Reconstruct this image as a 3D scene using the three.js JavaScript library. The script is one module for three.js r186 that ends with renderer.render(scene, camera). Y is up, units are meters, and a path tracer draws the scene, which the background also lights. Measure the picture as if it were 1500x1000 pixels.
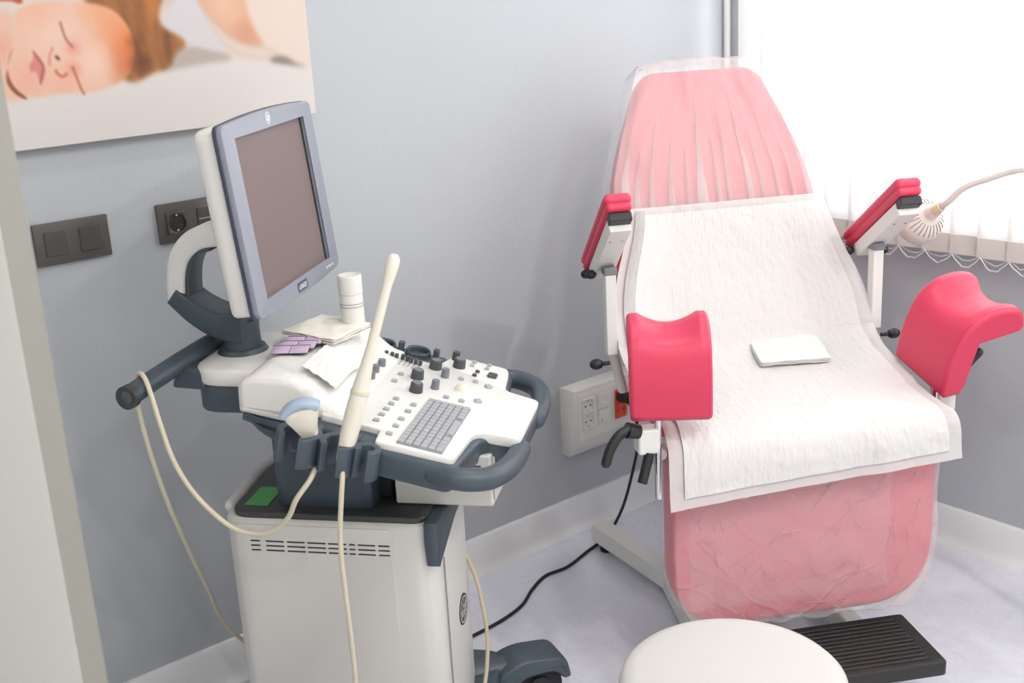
import * as THREE from 'three';
import { RoundedBoxGeometry } from 'three/addons/geometries/RoundedBoxGeometry.js';
import { RectAreaLightUniformsLib } from 'three/addons/lights/RectAreaLightUniformsLib.js';
import { mergeGeometries, mergeVertices, toCreasedNormals } from 'three/addons/utils/BufferGeometryUtils.js';
import { createNoise3D } from 'simplex-noise';

// ---------------------------------------------------------------- camera, sky, lights, exposure
// room corner at the origin: back wall is z = 0, window wall is x = 0, floor is y = 0
const scene = new THREE.Scene();
const D2R = Math.PI / 180;
const camera = new THREE.PerspectiveCamera(2 * Math.atan(500 / 1735) / D2R, 1.5, 0.05, 60);
{
  const yaw = 38.865 * D2R, pitch = -16.99 * D2R, roll = -3.145 * D2R;
  const fwd = new THREE.Vector3(Math.sin(yaw) * Math.cos(pitch), Math.sin(pitch), -Math.cos(yaw) * Math.cos(pitch));
  const right = new THREE.Vector3(Math.cos(yaw), 0, Math.sin(yaw)), up = new THREE.Vector3().crossVectors(right, fwd);
  camera.position.set(-2.82, 1.574, 2.40);
  camera.up.copy(up.multiplyScalar(Math.cos(roll)).addScaledVector(right, -Math.sin(roll)));
  camera.lookAt(camera.position.clone().add(fwd));
  camera.focus = 2.45; camera.userData.fStop = 5.6;
  camera.updateMatrixWorld(true);
}
scene.add(camera);
scene.background = new THREE.Color().setRGB(0.97, 0.985, 1.0);
scene.backgroundIntensity = 24;
RectAreaLightUniformsLib.init();
const daylight = new THREE.RectAreaLight(new THREE.Color().setRGB(0.98, 0.99, 1.0), 3.0, 2.35, 1.45);
daylight.position.set(-0.125, 1.62, 1.32); daylight.lookAt(-2, 1.62, 1.32); daylight.castShadow = true;
scene.add(daylight);
const renderer = new THREE.WebGLRenderer({ antialias: true });
renderer.toneMapping = THREE.LinearToneMapping;
renderer.toneMappingExposure = 0.265;
renderer.shadowMap.enabled = true;

// ---------------------------------------------------------------- helpers
let seed = 7;
const rnd = () => { seed = (seed * 1664525 + 1013904223) % 4294967296; return seed / 4294967296; };
const noise3 = createNoise3D(rnd);
const V = (x, y, z) => new THREE.Vector3(x, y, z);
const taken = {};
const numbered = (n) => { const k = taken[n] = (taken[n] ?? -1) + 1; return k ? `${n}_${String(k).padStart(3, '0')}` : n; };
function clean(g) {
  const o = g.index ? g.toNonIndexed() : g.clone();
  for (const k of Object.keys(o.attributes)) if (!['position', 'normal', 'uv'].includes(k)) o.deleteAttribute(k);
  if (!o.attributes.uv) o.setAttribute('uv', new THREE.BufferAttribute(new Float32Array(o.attributes.position.count * 2), 2));
  if (!o.attributes.normal) o.computeVertexNormals();
  return o;
}
const merge = (...gs) => mergeGeometries(gs.flat().map(clean));
function part(name, g, m, parent, opts = {}) {
  const o = new THREE.Mesh(Array.isArray(g) ? merge(g) : g, m);
  o.name = name; o.castShadow = o.receiveShadow = true; parent.add(o);
  if (opts.label) o.userData.label = opts.label;
  if (opts.kind) o.userData.kind = opts.kind;
  return o;
}
function thing(name, label, category, pos = [0, 0, 0], turn = 0, group) {
  const o = new THREE.Group(); o.name = numbered(name); o.position.set(...pos); o.rotation.y = turn; scene.add(o);
  o.userData = { label, category }; if (group) o.userData.group = group;
  return o;
}
function single(name, g, m, label, category, group) {
  const o = part(numbered(name), g, m, scene); o.userData = { label, category }; if (group) o.userData.group = group;
  return o;
}
function struct(name, g, m, parent = scene) {
  const o = part(name, g, m, parent); if (parent === scene) o.userData.kind = 'structure';
  return o;
}
const box = (w, h, d, x = 0, y = 0, z = 0, r = 0.003, seg = 3) => new RoundedBoxGeometry(w, h, d, seg, Math.min(r, w / 2.01, h / 2.01, d / 2.01)).translate(x, y, z);
const span = (x0, x1, y0, y1, z0, z1, r = 0.003) => box(x1 - x0, y1 - y0, z1 - z0, (x0 + x1) / 2, (y0 + y1) / 2, (z0 + z1) / 2, r);
const plain = (x0, x1, y0, y1, z0, z1) => new THREE.BoxGeometry(x1 - x0, y1 - y0, z1 - z0).translate((x0 + x1) / 2, (y0 + y1) / 2, (z0 + z1) / 2);
const cyl = (r0, r1, h, x = 0, y = 0, z = 0, seg = 32) => new THREE.CylinderGeometry(r1, r0, h, seg).translate(x, y, z);
function rod(a, b, r, r2 = r, seg = 20) {
  const d = b.clone().sub(a), g = new THREE.CylinderGeometry(r2, r, d.length(), seg);
  g.applyQuaternion(new THREE.Quaternion().setFromUnitVectors(V(0, 1, 0), d.clone().normalize()));
  return g.translate((a.x + b.x) / 2, (a.y + b.y) / 2, (a.z + b.z) / 2);
}
const ball = (r, x, y, z, sx = 1, sy = 1, sz = 1, seg = 20) => new THREE.SphereGeometry(r, seg, Math.max(8, seg * 0.6 | 0)).scale(sx, sy, sz).translate(x, y, z);
function tube(pts, r, n = 80, seg = 10) {
  const ps = pts.map((p) => p.isVector3 ? p : V(...p)), c = new THREE.CatmullRomCurve3(ps, false, 'centripetal');
  return merge(new THREE.TubeGeometry(c, n, r, seg), ball(r, ...ps[0].toArray(), 1, 1, 1, seg), ball(r, ...ps.at(-1).toArray(), 1, 1, 1, seg));
}
// a solid with a rounded profile: points of a polygon with corner radii, extruded along +z
function poly(pts, rad = 0) {
  const s = new THREE.Shape(), n = pts.length;
  for (let i = 0; i < n; i++) {
    const a = new THREE.Vector2(...pts[(i + n - 1) % n]), b = new THREE.Vector2(...pts[i]), c = new THREE.Vector2(...pts[(i + 1) % n]);
    const r = Math.min(pts[i][2] ?? rad, a.distanceTo(b) / 2.05, c.distanceTo(b) / 2.05);
    const p = b.clone().lerp(a, r / a.distanceTo(b)), q = b.clone().lerp(c, r / c.distanceTo(b));
    i ? s.lineTo(p.x, p.y) : s.moveTo(p.x, p.y);
    if (r > 0) s.quadraticCurveTo(b.x, b.y, q.x, q.y);
  }
  s.closePath(); return s;
}
function extrude(shape, depth, bevel = 0.004, cs = 10) {
  const g = new THREE.ExtrudeGeometry(shape, { depth: depth - 2 * bevel, bevelEnabled: bevel > 0, bevelSize: bevel, bevelThickness: bevel, bevelOffset: -bevel, bevelSegments: 4, curveSegments: cs });
  return toCreasedNormals(g.translate(0, 0, bevel), 0.6);
}
// the same, lying: polygon in (x, z), from y0 up to y1
const slab = (pts, y0, y1, rad = 0.01, bevel = 0.004) => extrude(poly(pts.map((p) => [p[0], -p[1], p[2]]), rad), y1 - y0, bevel).rotateX(-Math.PI / 2).translate(0, y0, 0);
// polygon in (z, y) standing across x, from x0 to x1
const standX = (pts, x0, x1, rad = 0.01, bevel = 0.004) => extrude(poly(pts.map((p) => [-p[0], p[1], p[2]]), rad), x1 - x0, bevel).rotateY(Math.PI / 2).translate(x0, 0, 0);
function grid(nu, nv, fn) {
  const pos = [], uv = [], idx = [];
  for (let j = 0; j <= nv; j++) for (let i = 0; i <= nu; i++) { const p = fn(i / nu, j / nv); pos.push(p[0], p[1], p[2]); uv.push(i / nu, j / nv); }
  for (let j = 0; j < nv; j++) for (let i = 0; i < nu; i++) { const a = j * (nu + 1) + i, b = a + 1, c = a + nu + 1, d = c + 1; idx.push(a, b, d, a, d, c); }
  const g = new THREE.BufferGeometry();
  g.setAttribute('position', new THREE.Float32BufferAttribute(pos, 3)); g.setAttribute('uv', new THREE.Float32BufferAttribute(uv, 2));
  g.setIndex(idx); g.computeVertexNormals(); return g;
}
// closed loops of points joined one after the other, ends capped by a fan
function loft(loops) {
  const n = loops[0].length, pos = [], idx = [];
  loops.forEach((l) => l.forEach((p) => pos.push(p.x, p.y, p.z)));
  for (let k = 0; k + 1 < loops.length; k++) for (let i = 0; i < n; i++) { const a = k * n + i, b = k * n + (i + 1) % n, c = a + n, d = b + n; idx.push(a, b, d, a, d, c); }
  const g = new THREE.BufferGeometry(); g.setAttribute('position', new THREE.Float32BufferAttribute(pos, 3)); g.setIndex(idx);
  return g;
}
const capOf = (loop, xy, flip) => {
  const tri = THREE.ShapeUtils.triangulateShape(loop.map(xy), []), pos = [];
  for (const t of tri) for (const i of flip ? [t[0], t[2], t[1]] : t) pos.push(...loop[i].toArray());
  const g = new THREE.BufferGeometry(); g.setAttribute('position', new THREE.Float32BufferAttribute(pos, 3)); return g;
};
const smooth = (a, b, x) => { const t = Math.min(1, Math.max(0, (x - a) / (b - a))); return t * t * (3 - 2 * t); };

// ---------------------------------------------------------------- textures and materials
const S = (r, g, b) => new THREE.Color().setRGB(r / 255, g / 255, b / 255, THREE.SRGBColorSpace);
function noiseMap(size, fn, srgb = false) {
  const d = new Uint8Array(size * size * 4);
  for (let y = 0; y < size; y++) for (let x = 0; x < size; x++) { const c = fn(x / size, y / size), k = (y * size + x) * 4; for (let i = 0; i < 3; i++) d[k + i] = Math.max(0, Math.min(255, c.length ? c[i] : c)); d[k + 3] = 255; }
  const t = new THREE.DataTexture(d, size, size); t.magFilter = THREE.LinearFilter; t.minFilter = THREE.LinearMipmapLinearFilter; t.generateMipmaps = true;
  t.wrapS = t.wrapT = THREE.RepeatWrapping; if (srgb) t.colorSpace = THREE.SRGBColorSpace; t.needsUpdate = true; return t;
}
// noise that repeats over the unit square
const tn = (u, v, f, s = 0) => { const a = u * 2 * Math.PI, b = v * 2 * Math.PI, k = f / (2 * Math.PI); return 0.5 * (noise3(Math.cos(a) * k + s, Math.sin(a) * k, Math.cos(b) * k + 9.1) + noise3(Math.sin(b) * k + 4.7 + s, Math.cos(a) * k, Math.sin(a) * k)); };
const floorMap = noiseMap(1024, (u, v) => {
  const n = 5 * tn(u, v, 60) + 4 * tn(u, v, 14, 3), f = (rnd() - 0.5) * 9, fleck = rnd() > 0.985 ? 16 : 0, k = n + f + fleck;
  return [230 + k, 231 + k, 243 + k * 0.6];
}, true);
floorMap.repeat.set(1.4, 1.4);
const wallBump = noiseMap(512, (u, v) => 128 + 50 * tn(u, v, 40) + (rnd() - 0.5) * 60); wallBump.repeat.set(2, 2);
const crinkle = noiseMap(1024, (u, v) => {
  let h = 0; for (const [f, a, s] of [[9, 1, 0], [19, 0.7, 5], [38, 0.45, 11]]) h += a * (1 - Math.abs(tn(u, v, f, s)) * 3);
  return 60 + 80 * h;
});
const quilt = noiseMap(512, (u, v) => 128 + 60 * tn(u, v, 26) + 50 * tn(u, v, 55, 2));
const leatherBump = noiseMap(512, (u, v) => 128 + 70 * tn(u, v, 90) + 30 * tn(u, v, 180, 4)); leatherBump.repeat.set(3, 3);

const mat = (c, roughness = 0.5, o = {}) => new THREE.MeshPhysicalMaterial({ color: c, roughness, side: THREE.DoubleSide, ...o });
const M = {
  wall: mat(S(184, 189, 195), 0.85, { bumpMap: wallBump, bumpScale: 0.0006 }),
  white_wall: mat(S(242, 241, 238), 0.8),
  ceiling: mat(S(243, 243, 242), 0.9),
  floor: mat(new THREE.Color(1, 1, 1), 0.42, { map: floorMap }),
  skirting: mat(S(236, 238, 240), 0.4),
  door: mat(S(228, 227, 224), 0.5),
  shaded_door_edge: mat(S(140, 139, 132), 0.6),  // shade on the white leaf edge, put into the colour as grey
  window_frame: mat(S(240, 240, 240), 0.4),
  glass: mat(new THREE.Color(1, 1, 1), 0.0, { transmission: 1, thickness: 0 }),
  blind: mat(S(244, 244, 242), 0.9, { transmission: 0.45, thickness: 0 }),
  blind_hem: mat(S(232, 228, 224), 0.9, { transmission: 0.25, thickness: 0 }),
  chain: mat(S(245, 246, 248), 0.4),
  plate: mat(S(84, 80, 77), 0.38),
  plate_rocker: mat(S(74, 71, 69), 0.42),
  socket_hole: mat(S(44, 42, 40), 0.35),
  metal: mat(S(205, 205, 205), 0.25, { metalness: 1 }),
  chrome: mat(S(215, 215, 218), 0.12, { metalness: 1 }),
  white_plastic: mat(S(232, 231, 227), 0.42),
  machine_white: mat(S(214, 213, 208), 0.42),
  panel_white: mat(S(238, 237, 234), 0.38),
  machine_dark: mat(S(66, 78, 88), 0.38),
  machine_deck: mat(S(62, 63, 65), 0.5),
  machine_inner: mat(S(40, 46, 52), 0.5),
  bezel: mat(S(146, 150, 163), 0.45),
  bezel_edge: mat(S(62, 66, 84), 0.4),
  screen: mat(S(122, 107, 106), 0.3, { specularIntensity: 0.7 }),  // brownish grey has the room reflection mixed into the base colour
  screen_gap: mat(S(34, 34, 38), 0.4),
  knob: mat(S(74, 77, 82), 0.45),
  knob_grey: mat(S(122, 125, 132), 0.5),
  key: mat(S(170, 173, 178), 0.5),
  key_bed: mat(S(140, 143, 148), 0.6),
  green: mat(S(72, 160, 84), 0.5),
  cable: mat(S(216, 209, 186), 0.45),
  cable_old: mat(S(196, 186, 158), 0.5),
  probe: mat(S(232, 227, 213), 0.38),
  probe_lens: mat(S(172, 189, 212), 0.35),
  black: mat(S(34, 34, 36), 0.4),
  step: mat(S(38, 37, 37), 0.5),
  pink: mat(S(206, 55, 87), 0.42, { bumpMap: leatherBump, bumpScale: 0.0003 }),
  pink_seam: mat(S(190, 40, 84), 0.5),
  film: mat(S(246, 240, 240), 0.3, { transparent: true, opacity: 0.28, bumpMap: crinkle, bumpScale: 0.0016 }),
  film_fold: mat(S(246, 240, 240), 0.3, { transparent: true, opacity: 0.55, bumpMap: crinkle, bumpScale: 0.001 }),
  film_back: mat(S(246, 242, 242), 0.35, { transparent: true, opacity: 0.36, bumpMap: crinkle, bumpScale: 0.001 }),
  film_thin: mat(S(246, 240, 240), 0.3, { transparent: true, opacity: 0.1 }),
  sheet: mat(S(219, 217, 217), 0.75, { bumpMap: quilt, bumpScale: 0.0036 }),
  sheet_hem: mat(S(222, 219, 219), 0.55, { transparent: true, opacity: 0.8 }),
  napkin: mat(S(228, 228, 227), 0.85),
  cloth: mat(S(240, 236, 228), 0.85),
  sachet: mat(S(203, 182, 208), 0.4),
  sachet_seam: mat(S(124, 104, 134), 0.5),
  frame_white: mat(S(232, 232, 228), 0.4),
  red: mat(S(226, 76, 48), 0.4),
  lamp_shell: mat(S(228, 222, 216), 0.45),
  lamp_collar: mat(S(226, 212, 180), 0.45),
  slit: mat(S(120, 116, 108), 0.6),
  rubber: mat(S(32, 33, 35), 0.7),
  canvas_edge: mat(S(214, 207, 205), 0.8),
};

// ---------------------------------------------------------------- the room
const RX = -2.98, RZ = 3.6, H = 2.75, T = 0.16;
{
  const g = plain(RX - T, T, -0.12, 0, -T, RZ + T), p = g.attributes.position, uv = g.attributes.uv;
  for (let i = 0; i < p.count; i++) uv.setXY(i, p.getX(i), p.getZ(i));
  struct('floor', g, M.floor);
  const wallUV = (w) => { const q = w.attributes.position, t = w.attributes.uv; for (let i = 0; i < q.count; i++) t.setXY(i, q.getX(i) + q.getZ(i), q.getY(i)); return w; };
  struct('wall_back', wallUV(plain(RX - T, T, 0, H, -T, 0)), M.wall);
  const wz0 = 0.105, wz1 = 2.55, wy0 = 0.9, wy1 = 2.4;
  struct('wall_right', wallUV(merge(plain(0, T, 0, wy0, 0, RZ), plain(0, T, wy1, H, 0, RZ), plain(0, T, wy0, wy1, 0, wz0), plain(0, T, wy0, wy1, wz1, RZ))), M.wall);
  struct('wall_front', wallUV(plain(RX - T, T, 0, H, RZ, RZ + T)), M.white_wall);
  const dz0 = 0.5, dz1 = 1.4, dh = 2.06;
  struct('wall_left', wallUV(merge(plain(RX - T, RX, 0, H, 0, dz0), plain(RX - T, RX, 0, H, dz1, RZ), plain(RX - T, RX, dh, H, dz0, dz1))), M.white_wall);
  struct('wall_corridor', merge(plain(RX - T - 1.3, RX - T - 1.2, 0, H, -0.4, RZ), plain(RX - T - 1.3, RX - T, 0, H, -0.5, -0.4), plain(RX - T - 1.3, RX - T, 0, H, RZ, RZ + T), plain(RX - T - 1.3, RX - T, -0.12, 0, -0.5, RZ + T)), M.white_wall);
  struct('ceiling', plain(RX - T - 1.3, T, H, H + 0.12, -0.5, RZ + T), M.ceiling);
  // coved skirting: upright face, then a lighter foot that rounds into the floor
  const prof = [[0, 0], [0.034, 0, 0.001], [0.03, 0.004], [0.019, 0.016], [0.0135, 0.032], [0.0125, 0.036], [0.0125, 0.1], [0.009, 0.106], [0, 0.106]];
  struct('baseboard_back', standX(prof, RX, 0, 0, 0), M.skirting);
  struct('baseboard_right', standX(prof, 0, RZ, 0, 0).rotateY(-Math.PI / 2), M.skirting);
  struct('trim_1', cyl(0.0105, 0.0105, H - 0.11, -0.012, 0.11 + (H - 0.11) / 2, 0.012, 20), M.window_frame);
  // window: frame, mullion, glass, sill
  const w = struct('window_1', [plain(0.06, 0.11, wy0, wy0 + 0.06, wz0, wz1), plain(0.06, 0.11, wy1 - 0.06, wy1, wz0, wz1), plain(0.06, 0.11, wy0, wy1, wz0, wz0 + 0.06), plain(0.06, 0.11, wy0, wy1, wz1 - 0.06, wz1), plain(0.06, 0.11, wy0, wy1, 1.29, 1.36)], M.window_frame);
  part('pane', plain(0.082, 0.086, wy0 + 0.06, wy1 - 0.06, wz0 + 0.06, 1.29), M.glass, w);
  part('pane', plain(0.082, 0.086, wy0 + 0.06, wy1 - 0.06, 1.36, wz1 - 0.06), M.glass, w);
  part('window_sill', span(-0.03, 0.06, wy0 - 0.02, wy0 + 0.003, wz0 - 0.04, wz1 + 0.04, 0.006), M.window_frame, w);
}

// open door leaf at the left, close to the camera
{
  const L = thing('door_leaf', 'open plain white door leaf at the left edge', 'door', [-2.474, 0.01, 1.16], 0);
  const a = -125 * D2R; L.rotation.y = -a;        // +x runs from the free edge to the hinges
  part('leaf_panel', span(0.0, 0.82, 0, 2.02, 0, 0.042, 0.0006), M.door, L);
  part('shaded_edge', span(-0.001, 0.0005, 0, 2.02, 0.0005, 0.042, 0.0005), M.shaded_door_edge, L);  // side of the white leaf, its shade painted as a grey strip
  part('door_handle', [cyl(0.026, 0.026, 0.008).rotateX(Math.PI / 2).translate(0.06, 1.02, 0.046), rod(V(0.06, 1.02, 0.046), V(0.06, 1.02, 0.09), 0.009), rod(V(0.06, 1.02, 0.09), V(0.18, 1.02, 0.092), 0.009)], M.metal, L);
}

// vertical blinds
{
  const b = thing('vertical_blinds', 'white vertical slat blinds over the bright window', 'blinds', [-0.055, 0, 0]);
  const pitch = 0.0775, z0 = 0.14, n = 31, yb = 0.835, yt = 2.5;
  const sg = grid(6, 1, (u, v) => [0.004 * Math.cos((u - 0.5) * 2.6), yb + 0.052 + v * (yt - yb - 0.052), (u - 0.5) * 0.089]);
  const hg = merge(box(0.0022, 0.052, 0.088, 0.003, yb + 0.026, 0, 0.001));
  part('headrail', span(-0.02, 0.02, yt, yt + 0.035, z0 - 0.06, z0 + n * pitch, 0.003), M.window_frame, b);
  for (let i = 0; i < n; i++) {
    const s = part('slat', sg, M.blind, b); s.position.z = z0 + i * pitch; s.rotation.y = 0.12; s.position.x = i % 2 ? 0.002 : -0.002;
    part('hem_weight', hg, M.blind_hem, s);
  }
  const chains = [];
  for (const [off, sag] of [[-0.012, 0.028], [0.012, 0.021]]) {
    for (let i = 0; i + 1 < n; i++) {
      const za = z0 + i * pitch + (off > 0 ? 0.035 : -0.03), pts = [];
      for (let k = 0; k <= 8; k++) { const t = k / 8; pts.push(V(off, yb + 0.004 - sag * 4 * t * (1 - t) * (0.85 + 0.3 * rnd()), za + t * pitch)); }
      chains.push(new THREE.TubeGeometry(new THREE.CatmullRomCurve3(pts), 10, 0.0014, 5));
    }
  }
  part('bead_chain', chains, M.chain, b);
}

// recessed ceiling downlights; the last two are added to brighten floor and door
for (const [x, z, I, l] of [[-1.45, 2.3, 15, 'round recessed ceiling downlight above the white stool'], [-0.9, 2.9, 27, 'round recessed ceiling downlight in the front corner on the window side'], [-2.0, 3.1, 9, 'round recessed ceiling downlight in the front corner on the door side'], [-1.05, 0.85, 9, 'added ceiling downlight between the machine and the chair to brighten the floor'], [-2.72, 2.05, 11, 'added ceiling downlight close to the door wall to brighten the open door']]) {
  const d = thing('ceiling_downlight', l, 'light', [x, H, z]);
  part('rim', new THREE.LatheGeometry([[0.05, 0], [0.066, 0], [0.066, -0.006], [0.05, -0.006], [0.05, 0]].map((p) => new THREE.Vector2(...p)), 40), M.window_frame, d);
  part('light_disc', cyl(0.05, 0.05, 0.003, 0, -0.002, 0, 32), mat(S(255, 250, 240), 0.5, { emissive: S(255, 248, 236), emissiveIntensity: 6 }), d);
  const s = new THREE.SpotLight(new THREE.Color().setRGB(1, 0.97, 0.92), I, 0, 86 * D2R, 0.35, 2);
  s.position.set(0, -0.012, 0); s.target.position.set(0, -1, 0); s.castShadow = true; s.shadow.radius = 2.5; d.add(s, s.target);
}

// ---------------------------------------------------------------- wall things
// canvas print
{
  const W = 1180, Hh = 783, cv = document.createElement('canvas'); cv.width = W; cv.height = Hh; const c = cv.getContext('2d');
  const P = {
    blanketTop: [502,690,555,688,670,689,738,678,786,665,838,661,907,654,983,651,1075,659,1179,683],
    face: [554,528,580,514,655,512,731,522,767,553,779,592,778,626,765,655,744,672,706,684,665,689,619,682,555,689,531,663,524,630,532,606,544,583,554,552],
    cheekWarm: [731,522,767,553,785,597,785,644,763,663,734,676,744,640,749,598,745,552],
    neck: [507,525,552,526,555,552,545,583,524,630,531,663,555,689,478,688],
    chin: [545,583,532,607,523,634,530,665,557,690,543,687,525,670,517,645],
    eye1: [638,551,640,566,643,582,654,599],
    eye2: [648,636,653,653,656,673,663,690],
    nose: [615,640,617,648,627,654,635,648],
    nostril: [620,614,624,619],
    noseside: [616,597,606,612,605,629],
    mouth: [578,601,585,615,594,632,587,646,582,662],
    lip: [578,601,589,612,597,632,591,652,583,663,579,647,576,634,567,644,566,621,574,622],
    hair: [690,470,690,516,710,536,730,580,740,623,740,667,770,680,810,659,849,658,863,624,893,613,877,590,844,577,834,549,863,495],
    hairlight: [808,492,818,543,824,582,812,616,824,569,839,532,854,494],
    bedgrey: [844,577,855,545,910,497,926,523,947,582,989,640,898,614,877,590],
    bedshade: [812,620,898,614,961,627,1003,651,907,654,838,661,810,659],
    shoulder: [920,497,1033,502,1040,565,1056,602,1076,630,1012,620,960,576,927,528],
    strap: [927,528,960,576,1012,620,1076,630,1106,647,1075,658,1019,647,981,624,951,591,932,550],
    shirt: [1033,502,1197,510,1179,683,1114,654,1076,629,1056,602,1040,565],
    dark: [1072,661,1087,651,1119,651,1139,669,1179,683,1127,673],
    red: [526,480,553,489,578,506,568,515,554,506,522,507],
  };
  const path = (a, close = true) => { c.beginPath(); const n = a.length / 2; const g = (i) => [a[2 * ((i + n) % n)], a[2 * ((i + n) % n) + 1]]; if (close) { let [x, y] = g(0), [u, v] = g(n - 1); c.moveTo((x + u) / 2, (y + v) / 2); for (let i = 0; i < n; i++) { const [p, q] = g(i), [r, s] = g(i + 1); c.quadraticCurveTo(p, q, (p + r) / 2, (q + s) / 2); } c.closePath(); } else { c.moveTo(...g(0)); for (let i = 1; i < n - 1; i++) { const [p, q] = g(i), [r, s] = g(i + 1); c.quadraticCurveTo(p, q, (p + r) / 2, (q + s) / 2); } c.lineTo(...g(n - 1)); } };
  const fill = (k, s) => { path(P[k]); c.fillStyle = s; c.fill(); };
  const line = (k, s, w) => { path(P[k], false); c.strokeStyle = s; c.lineWidth = w; c.lineCap = 'round'; c.stroke(); };
  const blob = (x, y, r, s) => { const g = c.createRadialGradient(x, y, 0, x, y, r); g.addColorStop(0, s); g.addColorStop(1, s.replace(/[\d.]+\)$/, '0)')); c.fillStyle = g; c.fillRect(x - r, y - r, 2 * r, 2 * r); };
  c.fillStyle = '#e8d8cf'; c.fillRect(0, 0, W, Hh);
  c.fillStyle = '#dfc4b4'; c.fillRect(0, 0, W, 470); blob(700, 250, 260, 'rgba(170,104,66,0.9)'); blob(830, 330, 220, 'rgba(120,70,42,0.8)'); blob(300, 300, 280, 'rgba(233,180,158,0.9)');
  fill('bedgrey', '#ddd9de'); fill('bedshade', '#beb2ab');
  fill('shoulder', '#dfae93'); blob(985, 540, 60, 'rgba(240,196,172,0.8)'); blob(1030, 600, 45, 'rgba(206,142,116,0.55)');
  fill('shirt', '#ead9cf'); fill('strap', '#e6d3c9'); line('strap', 'rgba(190,150,130,0.5)', 3);
  // blanket
  { const a = P.blanketTop; c.beginPath(); c.moveTo(0, 690); for (let i = 0; i < a.length; i += 2) c.lineTo(a[i], a[i + 1]); c.lineTo(W, 690); c.lineTo(W, Hh); c.lineTo(0, Hh); c.closePath(); c.fillStyle = '#e6e0de'; c.fill(); }
  fill('dark', '#8d8379');
  fill('neck', '#efc3ad'); blob(520, 590, 40, 'rgba(232,150,130,0.5)');
  fill('hair', '#96613d');
  const soft = (r) => { const im = c.getImageData(0, 0, W, Hh), d = im.data, t = new Float32Array(d.length); for (let pass = 0; pass < 2; pass++) { for (let y = 0; y < Hh; y++) for (let x = 0; x < W; x++) for (let q = 0; q < 3; q++) { let v = 0; for (let k = -r; k <= r; k++) v += d[(y * W + Math.min(W - 1, Math.max(0, x + k))) * 4 + q]; t[(y * W + x) * 4 + q] = v / (2 * r + 1); } for (let y = 0; y < Hh; y++) for (let x = 0; x < W; x++) for (let q = 0; q < 3; q++) { let v = 0; for (let k = -r; k <= r; k++) v += t[(Math.min(Hh - 1, Math.max(0, y + k)) * W + x) * 4 + q]; d[(y * W + x) * 4 + q] = v / (2 * r + 1); } } c.putImageData(im, 0, 0); };
  soft(3);
  c.save(); path(P.hair); c.clip();
  blob(775, 600, 60, 'rgba(96,52,28,0.8)'); blob(800, 540, 50, 'rgba(120,70,40,0.8)');
  for (let i = 0; i < 160; i++) { const x = 720 + rnd() * 150, y = 480 + rnd() * 60; c.beginPath(); c.moveTo(x, y); c.bezierCurveTo(x + 10 + rnd() * 20, y + 40, x - 20 + rnd() * 40, y + 90, x - 5 + rnd() * 70, y + 120 + rnd() * 60); c.strokeStyle = ['rgba(84,46,24,0.22)', 'rgba(196,118,60,0.22)', 'rgba(150,92,54,0.25)', 'rgba(226,164,104,0.16)'][i % 4]; c.lineWidth = 2 + rnd() * 4; c.stroke(); }
  c.restore();
  fill('bedgrey', '#ddd9de'); fill('hairlight', 'rgba(214,130,62,0.6)');
  soft(3); fill('face', '#f0c4ae');
  c.save(); path(P.face); c.clip();
  blob(765, 590, 75, 'rgba(226,124,66,0.85)'); blob(775, 650, 70, 'rgba(196,92,48,0.9)'); blob(720, 530, 60, 'rgba(234,150,104,0.6)');
  blob(620, 560, 70, 'rgba(246,214,200,0.9)'); blob(690, 630, 50, 'rgba(246,212,192,0.9)'); blob(560, 650, 45, 'rgba(240,170,150,0.7)'); blob(625, 672, 40, 'rgba(242,176,160,0.7)');
  blob(655, 600, 22, 'rgba(226,130,124,0.6)'); blob(650, 640, 22, 'rgba(226,130,112,0.6)'); blob(600, 520, 60, 'rgba(240,180,150,0.7)');
  c.restore();
  soft(2); fill('chin', '#8a4a32'); fill('lip', '#d98a86'); line('mouth', '#9c4a48', 3); line('eye1', '#9a5c4c', 3.5); line('eye2', '#a8604c', 3.5); line('nose', '#c8704e', 5); line('nostril', '#5a2a22', 5); line('noseside', 'rgba(206,120,96,0.6)', 5);
  fill('red', '#c05a4c'); blob(790, 640, 34, 'rgba(96,50,26,0.75)'); blob(782, 600, 26, 'rgba(120,64,34,0.6)'); soft(2);
  const t = new THREE.CanvasTexture(cv); t.colorSpace = THREE.SRGBColorSpace;
  const p = thing('canvas_print', 'large canvas print of a sleeping newborn baby on white bedding', 'picture', [-2.62, 1.307, 0.003]);
  part('canvas_wrap', span(0, 1.18, 0, 0.783, 0, 0.029, 0.003), M.canvas_edge, p);
  part('printed_face', new THREE.PlaneGeometry(1.176, 0.779).translate(0.59, 0.3915, 0.0295), mat(new THREE.Color(0.84, 0.84, 0.84), 0.75, { map: t }), p);
}
function gangPlate(name, label, x, y, cat) {
  const p = thing(name, label, cat, [x, y, 0.0005]);
  part('frame_plate', extrude(poly([[-0.076, -0.0425], [0.076, -0.0425], [0.076, 0.0425], [-0.076, 0.0425]], 0.002), 0.0095, 0.0015), M.plate, p);
  return p;
}
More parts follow.
